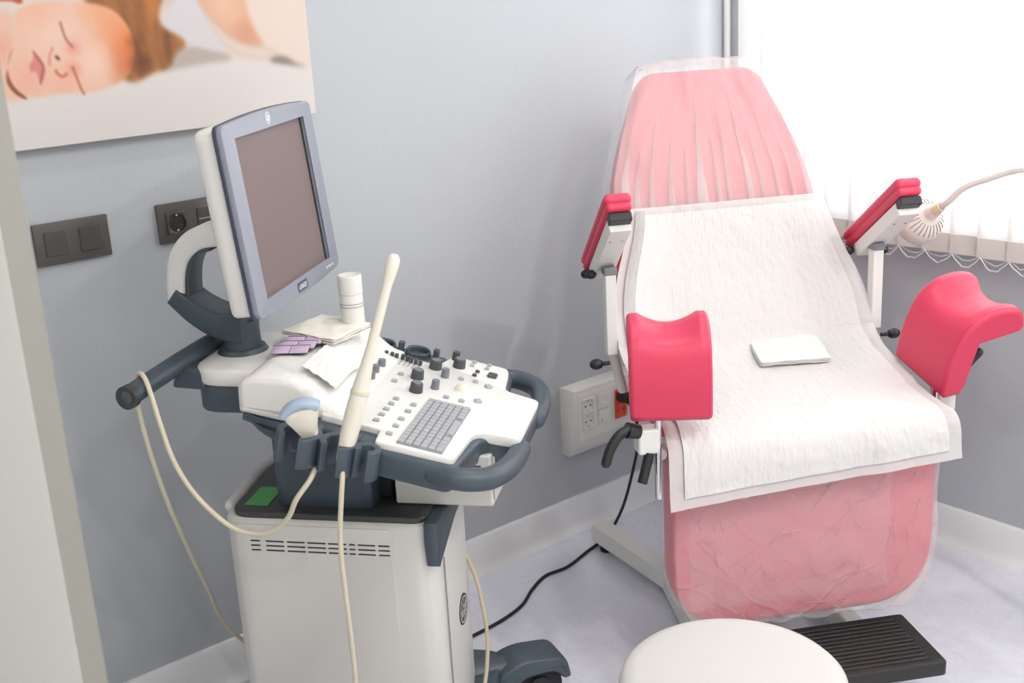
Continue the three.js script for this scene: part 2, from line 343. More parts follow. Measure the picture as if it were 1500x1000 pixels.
{
  const s = gangPlate('light_switch', 'dark grey double rocker switch plate beside the door edge', -2.0175, 1.115, 'switch');
  for (const x of [-0.0355, 0.0355]) part('rocker', span(x - 0.0215, x + 0.0215, -0.0245, 0.0245, 0.004, 0.0125, 0.0015).rotateX(0.02), M.plate_rocker, s);
  const o = gangPlate('wall_socket', 'dark grey socket plate with a round outlet behind the monitor', -1.759, 1.115, 'socket');
  const hole = new THREE.Path(); hole.absarc(-0.0355, 0, 0.0195, 0, 7, true);
  const sh = poly([[-0.058, -0.0235], [-0.013, -0.0235], [-0.013, 0.0235], [-0.058, 0.0235]], 0.002); sh.holes.push(hole);
  const f = part('socket_insert', [extrude(sh, 0.006, 0.0008, 24).translate(0, 0, 0.0085), ], M.plate_rocker, o);
  part('socket_well', [cyl(0.0195, 0.0195, 0.001).rotateX(Math.PI / 2).translate(-0.0355, 0, 0.0102)], M.socket_hole, f);
  part('contact', [ball(0.003, -0.0355, 0.0165, 0.012), ball(0.003, -0.0355, -0.0165, 0.012)], M.metal, f);
  part('pin_hole', [cyl(0.003, 0.003, 0.001).rotateX(Math.PI / 2).translate(-0.045, 0, 0.0112), cyl(0.003, 0.003, 0.001).rotateX(Math.PI / 2).translate(-0.026, 0, 0.0112)], M.black, f);
  part('usb_insert', [span(0.013, 0.058, -0.0235, 0.0235, 0.004, 0.0125, 0.0015)], M.plate_rocker, o);
  part('insert_ridge', span(0.015, 0.056, -0.001, 0.0012, 0.012, 0.0138, 0.0005), M.key, o);
}
// white wall box with sockets
{
  const b = thing('socket_box', 'white wall socket box with a red outlet pair behind the pink leg rest', 'socket box', [-0.719, 0.253, 0.0005]);
  const L = 0.52;
  part('housing', standX([[0, 0.0], [0.035, 0.0, 0.004], [0.058, 0.036, 0.003], [0.058, 0.203, 0.004], [0, 0.203]], 0, L, 0.001, 0.001), M.white_plastic, b);
  part('end_cap', standX([[-0.0005, -0.001], [0.036, -0.001, 0.004], [0.0585, 0.036, 0.003], [0.0585, 0.2035, 0.004], [-0.0005, 0.2035]], -0.003, -0.0003, 0.001, 0.0008), M.white_plastic, b);
  part('cover_strip', span(0.012, L - 0.004, 0.05, 0.188, 0.057, 0.0605, 0.001), M.white_plastic, b);
  const outlet = (x, y, m, dark, w = 0.045) => {
    const hole = new THREE.Path(); hole.absarc(x, y, 0.0185, 0, 7, true);
    const sh = poly([[x - w / 2, y - 0.0225], [x + w / 2, y - 0.0225], [x + w / 2, y + 0.0225], [x - w / 2, y + 0.0225]], 0.001); sh.holes.push(hole);
    const f = part('outlet', [extrude(sh, 0.004, 0.0006, 24).translate(0, 0, 0.0605), cyl(0.0185, 0.0185, 0.0006).rotateX(Math.PI / 2).translate(x, y, 0.0608)], m, b);
    part('contact', [ball(0.0028, x, y + 0.0155, 0.062), ball(0.0028, x, y - 0.0155, 0.062)], M.metal, f);
    part('pin_hole', [cyl(0.0028, 0.0028, 0.001).rotateX(Math.PI / 2).translate(x - 0.0095, y, 0.0613), cyl(0.0028, 0.0028, 0.001).rotateX(Math.PI / 2).translate(x + 0.0095, y, 0.0613)], dark, f);
  };
  outlet(0.048, 0.149, M.white_plastic, M.black); outlet(0.048, 0.102, M.white_plastic, M.black);
  for (const y of [0.149, 0.102]) {
    const d = part('data_outlet', span(0.087, 0.129, y - 0.0225, y + 0.0225, 0.0605, 0.0635, 0.001), M.white_plastic, b);
    part('shutter', span(0.098, 0.118, y - 0.016, y - 0.002, 0.063, 0.066, 0.001), M.white_plastic, d);
  }
  outlet(0.176, 0.146, M.red, M.black, 0.043); outlet(0.176, 0.102, M.red, M.black, 0.043);
  outlet(0.225, 0.146, M.white_plastic, M.black); outlet(0.225, 0.102, M.white_plastic, M.black);
}
{
  const c = thing('power_cord', 'black power cord with a plug running from the red outlet across the floor', 'cord', [0, 0, 0]);
  part('plug', [cyl(0.018, 0.0165, 0.03).rotateX(Math.PI / 2).translate(-0.543, 0.399, 0.082), rod(V(-0.543, 0.395, 0.095), V(-0.538, 0.372, 0.104), 0.009, 0.005)], M.black, c);
  part('cable', tube([[-0.539, 0.376, 0.102], [-0.525, 0.33, 0.108], [-0.522, 0.25, 0.108], [-0.55, 0.16, 0.108], [-0.595, 0.07, 0.11], [-0.66, 0.012, 0.115], [-0.766, 0.005, 0.139], [-0.87, 0.005, 0.166], [-0.941, 0.005, 0.161], [-1.017, 0.005, 0.192], [-1.09, 0.005, 0.236], [-1.166, 0.005, 0.257], [-1.262, 0.005, 0.265], [-1.4, 0.006, 0.27]], 0.0045, 160, 8), M.rubber, c);
}

// ---------------------------------------------------------------- ultrasound machine: +x is its front, +z its side towards the camera
const MO = [-1.7, 0, 0.475], MT = -51 * D2R;
{
  const U = thing('ultrasound_machine', 'white and slate blue ultrasound machine on wheels with monitor and keyboard', 'ultrasound machine', MO, MT);
  // body
  const bodyPts = [[-0.205, -0.19, 0.06], [0.185, -0.165, 0.07], [0.222, 0, 0.12], [0.215, 0.19, 0.05], [-0.205, 0.19, 0.06]];
  part('body', slab(bodyPts, 0.13, 0.628, 0.05, 0.012), M.machine_white, U);
  const vents = [], sp = poly([[-0.172, 0.16], [0.138, 0.16], [0.138, 0.618, 0.012], [-0.172, 0.618, 0.012]], 0.006);
  for (let i = 0; i < 8; i++) for (let j = 0; j < 3; j++) {
    const x = [-0.143, -0.112, -0.07, -0.029, 0.012, 0.053, 0.07, 0.11][i], w = [0.019, 0.036, 0.036, 0.036, 0.036, 0.012, 0.034, 0.022][i], y = 0.586 - j * 0.0095;
    const h = new THREE.Path(); h.moveTo(x, y); h.lineTo(x, y - 0.0034); h.lineTo(x + w, y - 0.0034); h.lineTo(x + w, y); h.closePath(); sp.holes.push(h); vents.push([x, w, y]);
  }
  const side = part('side_panel', extrude(sp, 0.006, 0.001).translate(0, 0, 0.186), M.machine_white, U);
  part('vent_backing', plain(-0.15, 0.136, 0.56, 0.592, 0.188, 0.1902), M.machine_inner, side);
  part('base_skirt', slab([[-0.26, -0.2], [0.25, -0.2], [0.25, 0.2], [-0.26, 0.2]], 0.1, 0.135, 0.05, 0.008), M.machine_dark, U);
  part('top_deck', slab([[-0.192, -0.178, 0.05], [0.175, -0.155, 0.05], [0.205, 0, 0.1], [0.2, 0.182, 0.03], [-0.185, 0.182, 0.04]], 0.624, 0.639, 0.04, 0.004), M.machine_deck, U);
  part('rear_rim', tube([[-0.2, 0.63, 0.14], [-0.204, 0.632, 0], [-0.2, 0.63, -0.14]], 0.012, 20), M.machine_white, U);
  part('front_inlay', standX([[0.192, 0.634], [0.196, 0.6], [0.188, 0.545, 0.002], [0.176, 0.55], [0.06, 0.59], [-0.02, 0.602], [-0.12, 0.606], [-0.12, 0.634]], 0.2, 0.226, 0.006, 0.003), M.machine_dark, U);
  part('front_seam', plain(0.218, 0.2205, 0.16, 0.54, 0.138, 0.1395), M.key_bed, U);
  part('green_label', new THREE.BoxGeometry(0.047, 0.0008, 0.084).translate(-0.141, 0.6398, 0.112), M.green, U, { label: 'green sticker on the dark deck' });
  part('column', slab([[-0.1, -0.14], [0.092, -0.14], [0.092, 0.15], [-0.1, 0.15]], 0.636, 0.81, 0.018, 0.006), M.machine_dark, U);
  part('column_foot', slab([[0.08, -0.1], [0.115, -0.1], [0.115, 0.09], [0.08, 0.09]], 0.636, 0.7, 0.01, 0.004), M.machine_inner, U);
  // round badge with a curled monogram
  const mono = (col, bg) => {
    const cv = document.createElement('canvas'); cv.width = cv.height = 256; const c = cv.getContext('2d');
    if (bg) { c.fillStyle = bg; c.fillRect(0, 0, 256, 256); }
    c.strokeStyle = col; c.lineCap = 'round'; c.lineWidth = 9; c.beginPath(); c.arc(128, 128, 108, 0, 7); c.stroke();
    c.lineWidth = 6; for (let i = 0; i < 4; i++) { c.save(); c.translate(128, 128); c.rotate(i * Math.PI / 2 + 0.4); c.beginPath(); c.arc(66, -50, 26, 0.6, 4.6); c.stroke(); c.restore(); }
    c.font = 'italic bold 118px serif'; c.fillStyle = col; c.textAlign = 'center'; c.textBaseline = 'middle'; c.fillText('GE', 126, 134);
    const t = new THREE.CanvasTexture(cv); t.colorSpace = THREE.SRGBColorSpace; return t;
  };
  const badge = part('badge', cyl(0.032, 0.032, 0.005, 0, 0, 0, 40), M.machine_inner, U, { label: 'round dark badge with a curled monogram' });
  badge.rotation.z = -Math.PI / 2; badge.position.set(0.218, 0.368, 0.03);
  const bf = part('badge_print', new THREE.CircleGeometry(0.031, 40), mat(new THREE.Color(1, 1, 1), 0.4, { map: mono('#e4e4e2', '#35393d') }), badge);
  bf.rotation.set(-Math.PI / 2, 0, 0); bf.rotation.z = Math.PI / 2; bf.position.y = 0.0027;
  // box under the control panel
  const pr = part('printer_box', [span(0.13, 0.318, 0.64, 0.742, -0.13, 0.125, 0.005)], M.machine_white, U);
  part('box_slot', [0.225, 0.252, 0.279].map((x) => span(x, x + 0.02, 0.7195, 0.7225, 0.12, 0.1258, 0.0005)), M.machine_inner, pr);
  part('box_door', span(0.3185, 0.322, 0.65, 0.735, -0.12, 0.115, 0.002), M.machine_white, pr);
  {
    const cv = document.createElement('canvas'); cv.width = 128; cv.height = 160; const c = cv.getContext('2d'); c.fillStyle = '#dddcd7'; c.fillRect(0, 0, 128, 160);
    c.strokeStyle = '#b03a3c'; c.lineWidth = 12; c.beginPath(); c.arc(64, 60, 46, 0, 7); c.stroke(); c.fillStyle = '#3a3030'; c.beginPath(); c.arc(62, 40, 11, 0, 7); c.fill(); c.fillRect(50, 50, 26, 24); c.fillRect(42, 72, 44, 12);
    c.lineWidth = 9; c.beginPath(); c.moveTo(32, 28); c.lineTo(96, 92); c.stroke(); c.fillStyle = '#c06a6a'; for (const x of [24, 40, 54, 72, 86]) c.fillRect(x, 128, 10, 12);
    const t = new THREE.CanvasTexture(cv); t.colorSpace = THREE.SRGBColorSpace;
    part('warning_label', new THREE.PlaneGeometry(0.02, 0.025).translate(0.168, 0.697, 0.1256), mat(new THREE.Color(1, 1, 1), 0.5, { map: t }), pr, { label: 'small red prohibition sticker' });
  }
  // wheels
  for (const [x, z, a] of [[0.3, -0.19, 0.6], [0.3, 0.2, -0.5], [-0.27, -0.2, 2.6], [-0.27, 0.2, -2.6]]) {
    const w = new THREE.Group(); w.name = 'caster'; U.add(w); w.position.set(x, 0, z); w.rotation.y = a;
    part('wheel', [cyl(0.058, 0.058, 0.03, 0, 0, 0, 40).rotateX(Math.PI / 2).translate(0.01, 0.059, 0.012), cyl(0.03, 0.03, 0.044, 0, 0, 0, 30).rotateX(Math.PI / 2).translate(0.01, 0.059, 0.012)], M.rubber, w);
    part('fender', [extrude(poly([[-0.1, 0.075], [-0.09, 0.125, 0.03], [-0.03, 0.148, 0.05], [0.075, 0.134, 0.03], [0.088, 0.075, 0.012], [0.07, 0.072], [0.045, 0.1, 0.03], [-0.03, 0.1, 0.03], [-0.055, 0.072]], 0.008), 0.092, 0.012).translate(0, 0, -0.046)], M.machine_dark, w);
    part('caster_arm', rod(V(-0.06, 0.115, 0), V(-0.17, 0.12, 0), 0.03, 0.034), M.machine_dark, w);
  }
  // rear shelf and raised block
  const sh = part('rear_shelf', slab([[-0.262, -0.13, 0.07], [-0.1, -0.13], [-0.1, 0.13], [-0.262, 0.13, 0.07]], 0.868, 0.902, 0.03, 0.01), M.panel_white, U);
  part('shelf_base', slab([[-0.258, -0.126, 0.06], [-0.1, -0.126], [-0.1, 0.126], [-0.258, 0.126, 0.06]], 0.815, 0.87, 0.03, 0.006), M.machine_dark, sh);
  part('raised_block', extrude(poly([[-0.135, 0.842], [0.07, 0.8], [0.075, 0.842], [0.05, 0.85, 0.02], [-0.015, 0.91, 0.03], [-0.1, 0.914, 0.03], [-0.132, 0.9, 0.03]], 0.008), 0.39, 0.016).translate(0, 0, -0.195), M.panel_white, U);
  part('block_base', extrude(poly([[-0.132, 0.843], [0.07, 0.8], [0.07, 0.75], [0, 0.75, 0.02], [-0.1, 0.8, 0.03]], 0.008), 0.384, 0.012).translate(0, 0, -0.192), M.machine_dark, U);
  // rear handle bar
  const rh = part('rear_handle', [tube([[-0.25, 0.905, -0.1], [-0.268, 0.912, -0.02], [-0.278, 0.911, 0.06], [-0.296, 0.902, 0.16], [-0.312, 0.893, 0.245]], 0.0195, 60, 24)], M.machine_dark, U);
  part('handle_cap', [cyl(0.022, 0.022, 0.016).rotateX(Math.PI / 2).rotateY(-0.17).translate(-0.313, 0.892, 0.252)], M.machine_deck, rh);
  part('handle_bracket', extrude(poly([[-0.3, 0.862], [-0.23, 0.858], [-0.23, 0.895], [-0.285, 0.905]], 0.01), 0.14, 0.006).translate(0, 0, -0.02), M.machine_dark, rh);

  // control panel: a tilted frame of its own
  const CP = new THREE.Group(); CP.name = 'control_panel'; CP.position.set(0, 0.856, 0); CP.rotation.z = -Math.atan(0.235); U.add(CP);
  const k = 1.027, o2 = (pts, d) => { let cx = 0, cz = 0; pts.forEach((p) => { cx += p[0] / pts.length; cz += p[1] / pts.length; }); return pts.map((p) => [p[0] + Math.sign(p[0] - cx) * d, p[1] + Math.sign(p[1] - cz) * d, p[2]]); };
  const plate = [[0.03, -0.165], [0.15, -0.165, 0.01], [0.165, -0.235, 0.012], [0.282, -0.235, 0.015], [0.29, -0.2, 0.01], [0.3, -0.112, 0.02], [0.372, -0.102, 0.016], [0.372, 0.102, 0.016], [0.3, 0.115, 0.02], [0.29, 0.135, 0.02], [0.284, 0.252, 0.01], [0.146, 0.258, 0.01], [0.14, 0.205, 0.01], [0.03, 0.205]].map((p) => [p[0] * k, p[1], p[2]]);
  part('top_plate', slab(plate, -0.022, 0, 0.01, 0.004), M.panel_white, CP);
  part('panel_frame', slab([[-0.02, -0.2], [0.15, -0.2], [0.16, -0.243], [0.295, -0.243, 0.02], [0.308, -0.108, 0.02], [0.378, -0.098, 0.02], [0.378, 0.098, 0.02], [0.308, 0.112, 0.02], [0.29, 0.268, 0.02], [0.15, 0.268], [0.14, 0.24], [-0.02, 0.24]].map((p) => [p[0] * k, p[1], p[2]]), -0.062, -0.012, 0.01, 0.008), M.machine_dark, CP);
  for (const s of [1, -1]) part('grip_handle', [tube([[0.26, -0.034, s * 0.252], [0.31, -0.03, s * 0.262], [0.352, -0.028, s * 0.24], [0.374, -0.028, s * 0.19], [0.382, -0.03, s * 0.13], [0.382, -0.032, s * 0.08]], 0.0205, 60, 20)], M.machine_dark, CP);
  const on = (x, z) => [x * k, 0, z];
  const add = (name, g, m, [x, , z], h = 0, r = 0) => { const o = part(name, g, m, CP); o.position.set(x, h, z); o.rotation.y = r; return o; };
  // slider bank
  const cap = box(0.0075, 0.012, 0.009, 0, 0.006, 0, 0.002), slot = plain(-0.001, 0.001, -0.001, 0.0006, -0.018, 0.018);
  [[0.046, -0.138], [0.058, -0.14], [0.068, -0.14], [0.08, -0.141], [0.09, -0.142], [0.099, -0.14], [0.109, -0.135], [0.119, -0.134]].forEach(([x, z], i) => {
    const s = add('slider', slot, M.key_bed, on(x, z + 0.01)); const c = part('slider_cap', cap, M.knob, s); c.position.z = -0.014 + (i % 3) * 0.002;
  });
  const big = merge(cyl(0.0135, 0.012, 0.017, 0, 0.0085, 0), cyl(0.012, 0.0105, 0.002, 0, 0.0178, 0)), mid = merge(cyl(0.0085, 0.0075, 0.018, 0, 0.009, 0));
  for (const [x, z] of [[0.15, -0.14], [0.19, -0.178], [0.132, -0.066], [0.148, 0.001]]) { const b = add('rotary_knob', big, M.knob, on(x, z)); part('knob_cap', cyl(0.0095, 0.0095, 0.0012, 0, 0.0192, 0), M.knob_grey, b); }
  for (const [x, z] of [[0.178, -0.106], [0.176, -0.035], [0.056, -0.075], [0.055, -0.037], [0.058, 0]]) add('small_knob', mid, M.knob_grey, on(x, z));
  add('small_knob', mid, M.knob, on(0.174, -0.215));
  const btn = box(0.0115, 0.006, 0.0095, 0, 0.002, 0, 0.002), btnS = box(0.009, 0.006, 0.0085, 0, 0.002, 0, 0.002);
  for (const [x, z] of [[0.1, -0.063], [0.099, -0.021], [0.127, 0.062], [0.126, 0.09], [0.125, 0.119], [0.125, 0.147], [0.124, 0.177], [0.163, 0.071], [0.162, 0.106], [0.161, 0.146], [0.161, 0.181], [0.16, 0.219], [0.21, -0.112], [0.239, -0.116], [0.207, -0.002], [0.237, -0.002]]) add('button', btn, M.key, on(x, z));
  for (const [x, z] of [[0.213, -0.222], [0.213, -0.2], [0.244, -0.224], [0.244, -0.202]]) add('button', btnS, M.key, on(x, z));
  for (const [x, z] of [[0.23, -0.172], [0.229, -0.149]]) add('button', btnS, M.knob, on(x, z));
  add('button', box(0.02, 0.007, 0.02, 0, 0.003, 0, 0.004), M.knob, on(0.262, -0.168));
  add('button', box(0.014, 0.006, 0.014, 0, 0.002, 0, 0.003), M.key, on(0.267, -0.106), 0, 0.6);
  add('button', box(0.014, 0.006, 0.014, 0, 0.002, 0, 0.003), M.key, on(0.265, -0.02), 0, 0.5);
  const tb = add('trackball', ball(0.019, 0, -0.006, 0, 1, 1, 1, 32), M.probe, on(0.226, -0.061)); part('trackball_ring', new THREE.TorusGeometry(0.019, 0.002, 10, 40).rotateX(Math.PI / 2), M.panel_white, tb);
  // keyboard
  const kb = add('keyboard', box(0.084, 0.004, 0.222, 0, 0.0005, 0, 0.002), M.key_bed, on(0.221, 0.136));
  const kg = box(0.0118, 0.004, 0.0142, 0, 0.0035, 0, 0.0012, 1), kw = box(0.0118, 0.004, 0.08, 0, 0.0035, 0, 0.0012, 1);
  for (let r = 0; r < 6; r++) for (let i = 0; i < 14; i++) {
    if (r === 5 && i > 4 && i < 10) { if (i === 7) { const s = part('key', kw, M.key, kb); s.position.set(0.0345, 0, 0.0075); } continue; }
    const q = part('key', kg, M.key, kb); q.position.set(-0.0345 + r * 0.0138, 0, 0.1015 - i * 0.0156);
  }
  // near side probe holders: open cups with a cable slot towards the user
  const holder = (x, z, r, open, h, y0) => {
    const pts = [], n = 26; for (let i = 0; i <= n; i++) { const a = open + 0.5 + (i / n) * (2 * Math.PI - 1.0); pts.push([x + r * Math.cos(a), z + r * Math.sin(a)]); }
    for (let i = n; i >= 0; i--) { const a = open + 0.5 + (i / n) * (2 * Math.PI - 1.0); pts.push([x + (r - 0.0125) * Math.cos(a), z + (r - 0.0125) * Math.sin(a)]); }
    return slab(pts, y0, y0 + h, 0.0005, 0.002);
  };
  for (const [x, r] of [[0.02, 0.04], [0.09, 0.034], [0.141, 0.024]]) part('probe_holder', [holder(x * k, 0.278, r, Math.PI / 2 + 0.2, 0.056, -0.062), span(x * k - 0.028, x * k + 0.028, -0.06, -0.008, 0.222, 0.258, 0.008)], M.machine_dark, CP);
  for (const [x, z] of [[0.022, -0.205], [0.096, -0.208]]) part('probe_holder', [new THREE.LatheGeometry([[0.019, -0.05], [0.025, -0.05], [0.027, 0], [0.025, 0.004], [0.021, 0], [0.019, -0.05]].map((p) => new THREE.Vector2(...p)), 32).translate(x * k, 0.002, z)], M.machine_dark, CP);
  for (const x of [0.059, 0.134]) part('cable_hook', [span(x * k - 0.006, x * k + 0.006, -0.02, 0.016, -0.215, -0.2, 0.003)], M.machine_dark, CP);
  part('side_rail', span(-0.01, 0.16, -0.03, -0.006, -0.232, -0.18, 0.008), M.machine_dark, CP);

  // monitor arm and monitor
  const band = (pts, th, w, m, name, parent, bev = 0.008) => {
    const c = new THREE.CatmullRomCurve3(pts.map((p) => V(p[0], p[1], 0)), false, 'centripetal'), a = [], b = [], n = 36;
    for (let i = 0; i <= n; i++) { const t = i / n, p = c.getPoint(t), d = c.getTangent(t), h = (typeof th === 'function' ? th(t) : th) / 2; a.push([p.x - d.y * h, p.y + d.x * h]); b.push([p.x + d.y * h, p.y - d.x * h]); }
    const s = new THREE.Shape([...a, ...b.reverse()].map((p) => new THREE.Vector2(...p)));
    return part(name, extrude(s, w, bev).translate(0, 0, -w / 2), m, parent);
  };
  part('monitor_post', [cyl(0.038, 0.036, 0.07, -0.2, 0.93, 0, 40), cyl(0.052, 0.044, 0.012, -0.2, 0.905, 0, 40)], M.machine_dark, U);
  band([[-0.175, 0.955], [-0.23, 0.962], [-0.275, 0.985], [-0.318, 1.022]], (t) => 0.062 - 0.026 * t, 0.085, M.machine_dark, 'lower_arm', U);
  const ua = band([[-0.312, 1.0], [-0.308, 1.05], [-0.293, 1.098], [-0.258, 1.13], [-0.2, 1.14], [-0.14, 1.14]], (t) => 0.036 + 0.012 * t, 0.075, M.panel_white, 'upper_arm', U, 0.01);
  band([[-0.289, 0.995], [-0.285, 1.05], [-0.276, 1.083], [-0.259, 1.105], [-0.23, 1.112]], 0.008, 0.06, M.machine_dark, 'arm_liner', ua, 0.001);
  const mon = new THREE.Group(); mon.name = 'monitor'; mon.position.set(-0.09, 1.192, 0); mon.rotation.z = 0.092; U.add(mon);
  const outline = (w, h, top) => [[w, -h, 0.016], [w * 1.0, h, 0.018], [w * 0.5, h + top * 0.75, 0.1], [0, h + top, 0.1], [-w * 0.5, h + top * 0.75, 0.1], [-w, h, 0.018], [-w, -h, 0.016], [-w * 0.5, -h - top * 0.75, 0.1], [0, -h - top, 0.1], [w * 0.5, -h - top * 0.75, 0.1]];
  part('back_shell', [standX(outline(0.205, 0.166, 0.008), -0.044, -0.003, 0.02, 0.01), standX(outline(0.15, 0.12, 0.004), -0.075, -0.04, 0.02, 0.015)], M.panel_white, mon);
  part('edge_trim', standX(outline(0.212, 0.171, 0.008), -0.004, 0.0025, 0.02, 0.0015), M.bezel_edge, mon);
  const win = poly([[-0.166, -0.146], [0.166, -0.146], [0.166, 0.146], [-0.166, 0.146]], 0.002), bz = poly(outline(0.2105, 0.1695, 0.008).map((p) => [-p[0], p[1], p[2]]), 0.02);
  bz.holes.push(new THREE.Path(win.getPoints(6).reverse()));
  part('bezel', extrude(bz, 0.012, 0.002).rotateY(Math.PI / 2).translate(0.002, 0, 0), M.bezel, mon);
  part('screen', plain(0.0042, 0.0058, -0.147, 0.147, -0.167, 0.167), M.screen, mon, { label: 'switched-off screen with the room reflection painted into its brownish grey' });
  part('screen_border', [plain(0.0058, 0.0065, -0.147, 0.147, -0.167, -0.1575), plain(0.0058, 0.0065, -0.147, 0.147, 0.1625, 0.167)], M.screen_gap, mon);
  const lg = part('emblem', new THREE.CircleGeometry(0.0125, 32), mat(new THREE.Color(1, 1, 1), 0.4, { map: mono('#f4f4f2', '#a2a6b4') }), mon); lg.rotation.y = Math.PI / 2; lg.position.set(0.0145, 0.161, 0.01);
  {
    const cv = document.createElement('canvas'); cv.width = 256; cv.height = 96; const c = cv.getContext('2d'); c.fillStyle = '#4a4f5a'; c.fillRect(0, 0, 256, 96); c.fillStyle = '#eeeeee'; c.font = 'italic bold 62px sans-serif'; c.textAlign = 'center'; c.textBaseline = 'middle'; c.fillText('LOGIQ', 128, 50);
    const t = new THREE.CanvasTexture(cv); t.colorSpace = THREE.SRGBColorSpace;
    const n = part('name_plate', new THREE.PlaneGeometry(0.05, 0.0185), mat(new THREE.Color(1, 1, 1), 0.4, { map: t }), mon); n.rotation.y = Math.PI / 2; n.position.set(0.0145, -0.161, 0.0);
    part('control_marks', [-0.138, -0.15, -0.158, -0.17].map((z) => plain(0.014, 0.0148, -0.161, -0.157, z - 0.002, z + 0.002)), M.panel_white, mon);
  }
}
const inMachine = (o) => { o.position.set(...MO); o.rotation.y = MT; return o; };

// probes and their cables
{
  const p = inMachine(thing('convex_probe', 'cream convex probe with a blue lens and cable looped over the rear handle', 'probe'));
  const head = new THREE.Group(); head.name = 'probe_head'; p.add(head); head.position.set(0.026, 0.883, 0.283); head.rotation.set(0.2, 0.3, 0.18);
  const fan = (r0, r1, a) => { const pts = []; for (let i = 0; i <= 16; i++) { const t = -a + (2 * a * i) / 16; pts.push([r1 * Math.sin(t), r1 * Math.cos(t)]); } for (let i = 16; i >= 0; i--) { const t = -a + (2 * a * i) / 16; pts.push([r0 * Math.sin(t), r0 * Math.cos(t)]); } return new THREE.Shape(pts.map((q) => new THREE.Vector2(...q))); };
  part('lens', extrude(fan(0.036, 0.049, 0.86), 0.026, 0.004).translate(0, -0.028, -0.013), M.probe_lens, head);
  part('housing', [extrude(poly([[-0.03, -0.006, 0.01], [-0.0275, 0.001], [-0.02, 0.006], [0, 0.0085], [0.02, 0.006], [0.0275, 0.001], [0.03, -0.006, 0.01], [0.014, -0.045, 0.02], [0.012, -0.07, 0.005], [-0.012, -0.07, 0.005], [-0.014, -0.045, 0.02]], 0.004), 0.028, 0.007).translate(0, 0, -0.014)], M.probe, head);
  part('strain_relief', rod(V(0, -0.068, 0), V(0, -0.105, 0), 0.0075, 0.005), M.probe, head);
  part('cable', tube([[0.044, 0.785, 0.272], [0.038, 0.765, 0.3], [0.012, 0.73, 0.31], [-0.012, 0.689, 0.30], [-0.045, 0.66, 0.293], [-0.07, 0.65, 0.29], [-0.11, 0.65, 0.285], [-0.144, 0.664, 0.28], [-0.202, 0.716, 0.27], [-0.238, 0.773, 0.26], [-0.262, 0.841, 0.247], [-0.28, 0.89, 0.232], [-0.296, 0.917, 0.218], [-0.311, 0.921, 0.206], [-0.325, 0.9, 0.2], [-0.33, 0.855, 0.197], [-0.33, 0.757, 0.18], [-0.342, 0.616, 0.12], [-0.349, 0.496, 0.06], [-0.349, 0.365, 0], [-0.345, 0.249, -0.05], [-0.3, 0.17, -0.08]], 0.0048, 260, 10), M.cable, p);
}
{
  const p = inMachine(thing('rod_probe', 'long slender cream probe standing upright in the middle holder', 'probe'));
  const a = V(0.094, 0.79, 0.292), b = V(0.185, 1.118, 0.2), d = b.clone().sub(a).normalize(), at = (t) => a.clone().addScaledVector(d, t);
  const prof = [[0.0001, -0.005], [0.008, -0.004], [0.0115, 0.01], [0.0155, 0.05], [0.0168, 0.09], [0.0155, 0.13], [0.0125, 0.16], [0.0105, 0.18], [0.0088, 0.21], [0.0085, 0.32], [0.0105, 0.338], [0.0118, 0.352], [0.0112, 0.366], [0.006, 0.374], [0.0001, 0.375]];
  const q = new THREE.Quaternion().setFromUnitVectors(V(0, 1, 0), d);
  const lathe = (pr) => new THREE.LatheGeometry(pr.map((s) => new THREE.Vector2(...s)), 32).applyQuaternion(q).translate(...a.toArray());
  part('handle', lathe(prof.slice(0, 8)), M.probe, p);
  part('shaft', lathe(prof.slice(7)), M.probe, p);
  part('grip_ring', lathe([[0.0158, 0.125], [0.0168, 0.127], [0.0162, 0.132], [0.0152, 0.134]]), M.cable, p);
  part('tip_lens', ball(0.0062, ...at(0.3705).toArray(), 1, 0.7, 1), M.slit, p);
  part('cable', tube([[0.094, 0.795, 0.292], [0.098, 0.775, 0.303], [0.094, 0.74, 0.306], [0.084, 0.677, 0.302], [0.078, 0.61, 0.297], [0.076, 0.551, 0.29], [0.071, 0.428, 0.273], [0.066, 0.335, 0.262], [0.05, 0.22, 0.262], [0.02, 0.165, 0.255]], 0.0048, 120, 10), M.cable, p);
}
single('probe_cable', tube([[0.19, 0.44, -0.1], [0.226, 0.39, -0.06], [0.243, 0.33, -0.04], [0.25, 0.27, -0.03], [0.25, 0.2, 0.0], [0.24, 0.14, 0.04]], 0.0042, 80, 10).rotateY(MT).translate(...MO), M.cable_old, 'thin cream cable hanging down the front of the machine beside the badge', 'cable');

// things lying on the machine
{
  const b = inMachine(thing('gel_bottle', 'white cylindrical bottle standing behind the folded cloth on the machine', 'bottle'));
  part('bottle_body', new THREE.LatheGeometry([[0.0001, 0.912], [0.021, 0.912], [0.0235, 0.916], [0.0235, 0.985], [0.0215, 0.989]].map((q) => new THREE.Vector2(...q)), 40).translate(-0.002, 0.003, -0.1), M.white_plastic, b);
  part('bottle_cap', new THREE.LatheGeometry([[0.0215, 0.988], [0.0242, 0.989], [0.0242, 1.022], [0.0225, 1.026], [0.02, 1.0265], [0.0195, 1.024], [0.0001, 1.024]].map((q) => new THREE.Vector2(...q)), 40).translate(-0.002, 0.003, -0.1), M.white_plastic, b);
  part('bottle_ring', [new THREE.TorusGeometry(0.0237, 0.0007, 8, 40).rotateX(Math.PI / 2).translate(-0.002, 0.966, -0.1), new THREE.TorusGeometry(0.0237, 0.0007, 8, 40).rotateX(Math.PI / 2).translate(-0.002, 0.972, -0.1)], M.key_bed, b);
}
